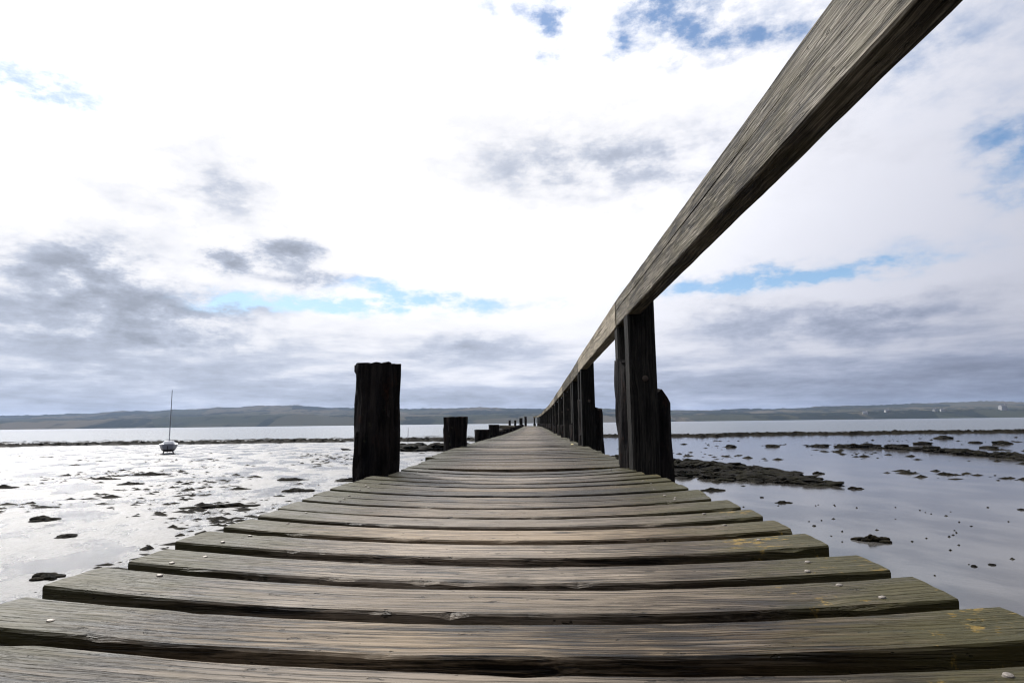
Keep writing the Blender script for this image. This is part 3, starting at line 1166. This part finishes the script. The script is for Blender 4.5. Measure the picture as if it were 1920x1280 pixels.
def bank(name, pts, label, seed, n, size, hscale=1.0):
    """rubble bank: a heap of weed-hung stones along a line; each stone its own part"""
    r = random.Random(seed)
    e = empty(name, (pts[0][0], pts[0][1], 0))
    tag(e, label, 'rubble')
    P_ = np.array(pts, float)
    seg = np.r_[0, np.cumsum(np.hypot(*np.diff(P_[:, :2], axis=0).T))]
    for k in range(n):
        t = r.random() * seg[-1]
        x, y, wd, hh = (np.interp(t, seg, P_[:, q]) for q in range(4))
        s = r.uniform(.5, 1.35) * size
        ox, oy = r.gauss(0, .5) * wd, r.gauss(0, .5) * wd
        fall = math.exp(-(ox * ox + oy * oy) / (wd * wd))
        o = link('stone', ROCKS[r.randrange(7)], e)
        z = hh * fall * r.uniform(.3, 1.0)
        o.location = (x + ox - e.location.x, y + oy - e.location.y, z * .55)
        o.scale = (s * r.uniform(.9, 1.7), s * r.uniform(.7, 1.1), max(.05, s * .26 + z * .4) * hscale)
        o.rotation_euler = (r.uniform(-.15, .15), r.uniform(-.15, .15), r.uniform(0, 6.28))
    return e


bank('rubble_bank', [(5.2, 42, 2.2, .62), (8.6, 39, 2.0, .60), (10.8, 35.5, 1.6, .40), (11.6, 31, 1.3, .26), (12.0, 26.5, .7, .15), (12.2, 25.3, .3, .08)],
     'dark weed-covered rubble bank beside the nearest handrail post', 1, 290, .36)
bank('rubble_bank', [(6.8, 31.5, 1.2, .30), (9.4, 29, 1.3, .28), (11.2, 27, .9, .2)],
     'lower dark rubble spread in front of the rubble bank by the post', 5, 130, .26)
bank('rubble_ridge', [(28.2, 62, .8, .2), (31, 58, 1.0, .55), (33, 53, .9, .45), (32.3, 46.5, .9, .42), (31.8, 41.5, .8, .40), (31.0, 36.5, .9, .42), (30, 32, .9, .4)],
     'long low dark rubble ridge crossing the right mudflat', 2, 300, .32)
bank('rubble_bank', [(-16.5, 66, 2.2, .9), (-12, 64, 2.4, 1.0), (-7, 62, 2.2, .9), (-2, 60, 2, .7), (3, 58, 2, .6)],
     'dark rubble bank behind the left piles', 3, 130, .9)

# loose weed and shingle, uncountable
r = np.random.default_rng(3)
fv, ff = [], []
octv = np.array([(1, 0, 0), (.4, .8, .1), (-.6, .7, 0), (-1, -.1, .05), (-.3, -.8, 0), (.6, -.7, 0.05), (.1, .1, 1.0)])
octf = [(0, 1, 6), (1, 2, 6), (2, 3, 6), (3, 4, 6), (4, 5, 6), (5, 0, 6)]


def fleck(x, y, sx_, sy_, h):
    b0 = len(fv)
    a = r.uniform(-.5, .5)
    c, s = math.cos(a), math.sin(a)
    q = octv * (1 + r.uniform(-.35, .35, octv.shape))
    for p in q:
        u, v_ = p[0] * sx_, p[1] * sy_
        fv.append((x + u * c - v_ * s, y + u * s + v_ * c, p[2] * h - .005))
    ff.extend(tuple(b0 + k for k in t) for t in octf)


def patch(x, y): return mnoise.noise((x * .16, y * .10, 2.0)) + .5 * mnoise.noise((x * .5, y * .3, 7))


n = 0
while n < 2800:                                              # bared mud, left
    y = 9 + 52 * r.random() ** 1.2
    x = -1.2 * y * r.random() - 2.0
    if patch(x, y) < r.uniform(.0, .55): continue
    s = .035 + .15 * r.random() ** 3
    fleck(x, y, s * r.uniform(1, 2.6), s, s * r.uniform(.3, .6)); n += 1
n = 0
while n < 420:                                               # right
    y = 22 + 60 * r.random() ** 1.1
    x = 3 + 1.05 * y * r.random()
    if patch(x + 40, y) < r.uniform(.05, .6): continue
    s = .06 + .22 * r.random() ** 3
    fleck(x, y, s * r.uniform(1, 2.4), s, s * r.uniform(.3, .6)); n += 1
for _ in range(60):
    fleck(r.uniform(6, 15), r.uniform(10, 20), .03 + .03 * r.random(), .03, .03)
loose = link('seaweed', mesh('seaweed', fv, ff), mat=M['weed'])
tag(loose, kind='stuff')

fv, ff = [], []
for _ in range(5200):                                        # the weed line at the low-water edge
    x = r.uniform(-150, 190)
    base = 99 + .04 * x + 7 * mnoise.noise((x * .05, .3, 0)) + (10 if x > 0 else 0)
    y = base + r.normal() * 2.2
    if mnoise.noise((x * .12, y * .2, 5)) < r.uniform(-.7, .1): continue
    s = .35 + .6 * r.random()
    fleck(x, y, s * 1.8, s, (.18 + .28 * r.random()))
for _ in range(1500):
    x = r.uniform(-170, 220)
    y = 120 + .04 * x + r.normal() * 6
    s = .3 + .4 * r.random()
    fleck(x, y, s * 2.6, s, .10)
line = link('seaweed_line', mesh('seaweed_line', fv, ff), mat=M['weed'])
tag(line, kind='stuff')

# ------------------------------------------------------------------ haze
hz = bpy.data.materials.new('haze')
hz.use_nodes = True
hz.node_tree.nodes.clear()
S.nt = hz.node_tree
ho = S.nt.nodes.new('ShaderNodeOutputMaterial')
pv = S.nt.nodes.new('ShaderNodeVolumePrincipled')
pv.inputs['Color'].default_value = (0.52, 0.68, 1.0, 1)
pv.inputs['Density'].default_value = 0.48e-4
pv.inputs['Anisotropy'].default_value = 0.3
lnk(pv.outputs[0], ho.inputs['Volume'])
hb = [(-9500, -700, -2), (9500, -700, -2), (9500, 9500, -2), (-9500, 9500, -2), (-9500, -700, 150), (9500, -700, 150), (9500, 9500, 150), (-9500, 9500, 150)]
haze = link('haze', fixnormals(mesh('haze', hb, [(3, 2, 1, 0), (4, 5, 6, 7), (0, 1, 5, 4), (1, 2, 6, 5), (2, 3, 7, 6), (3, 0, 4, 7)])), mat=hz)
tag(haze, kind='stuff')
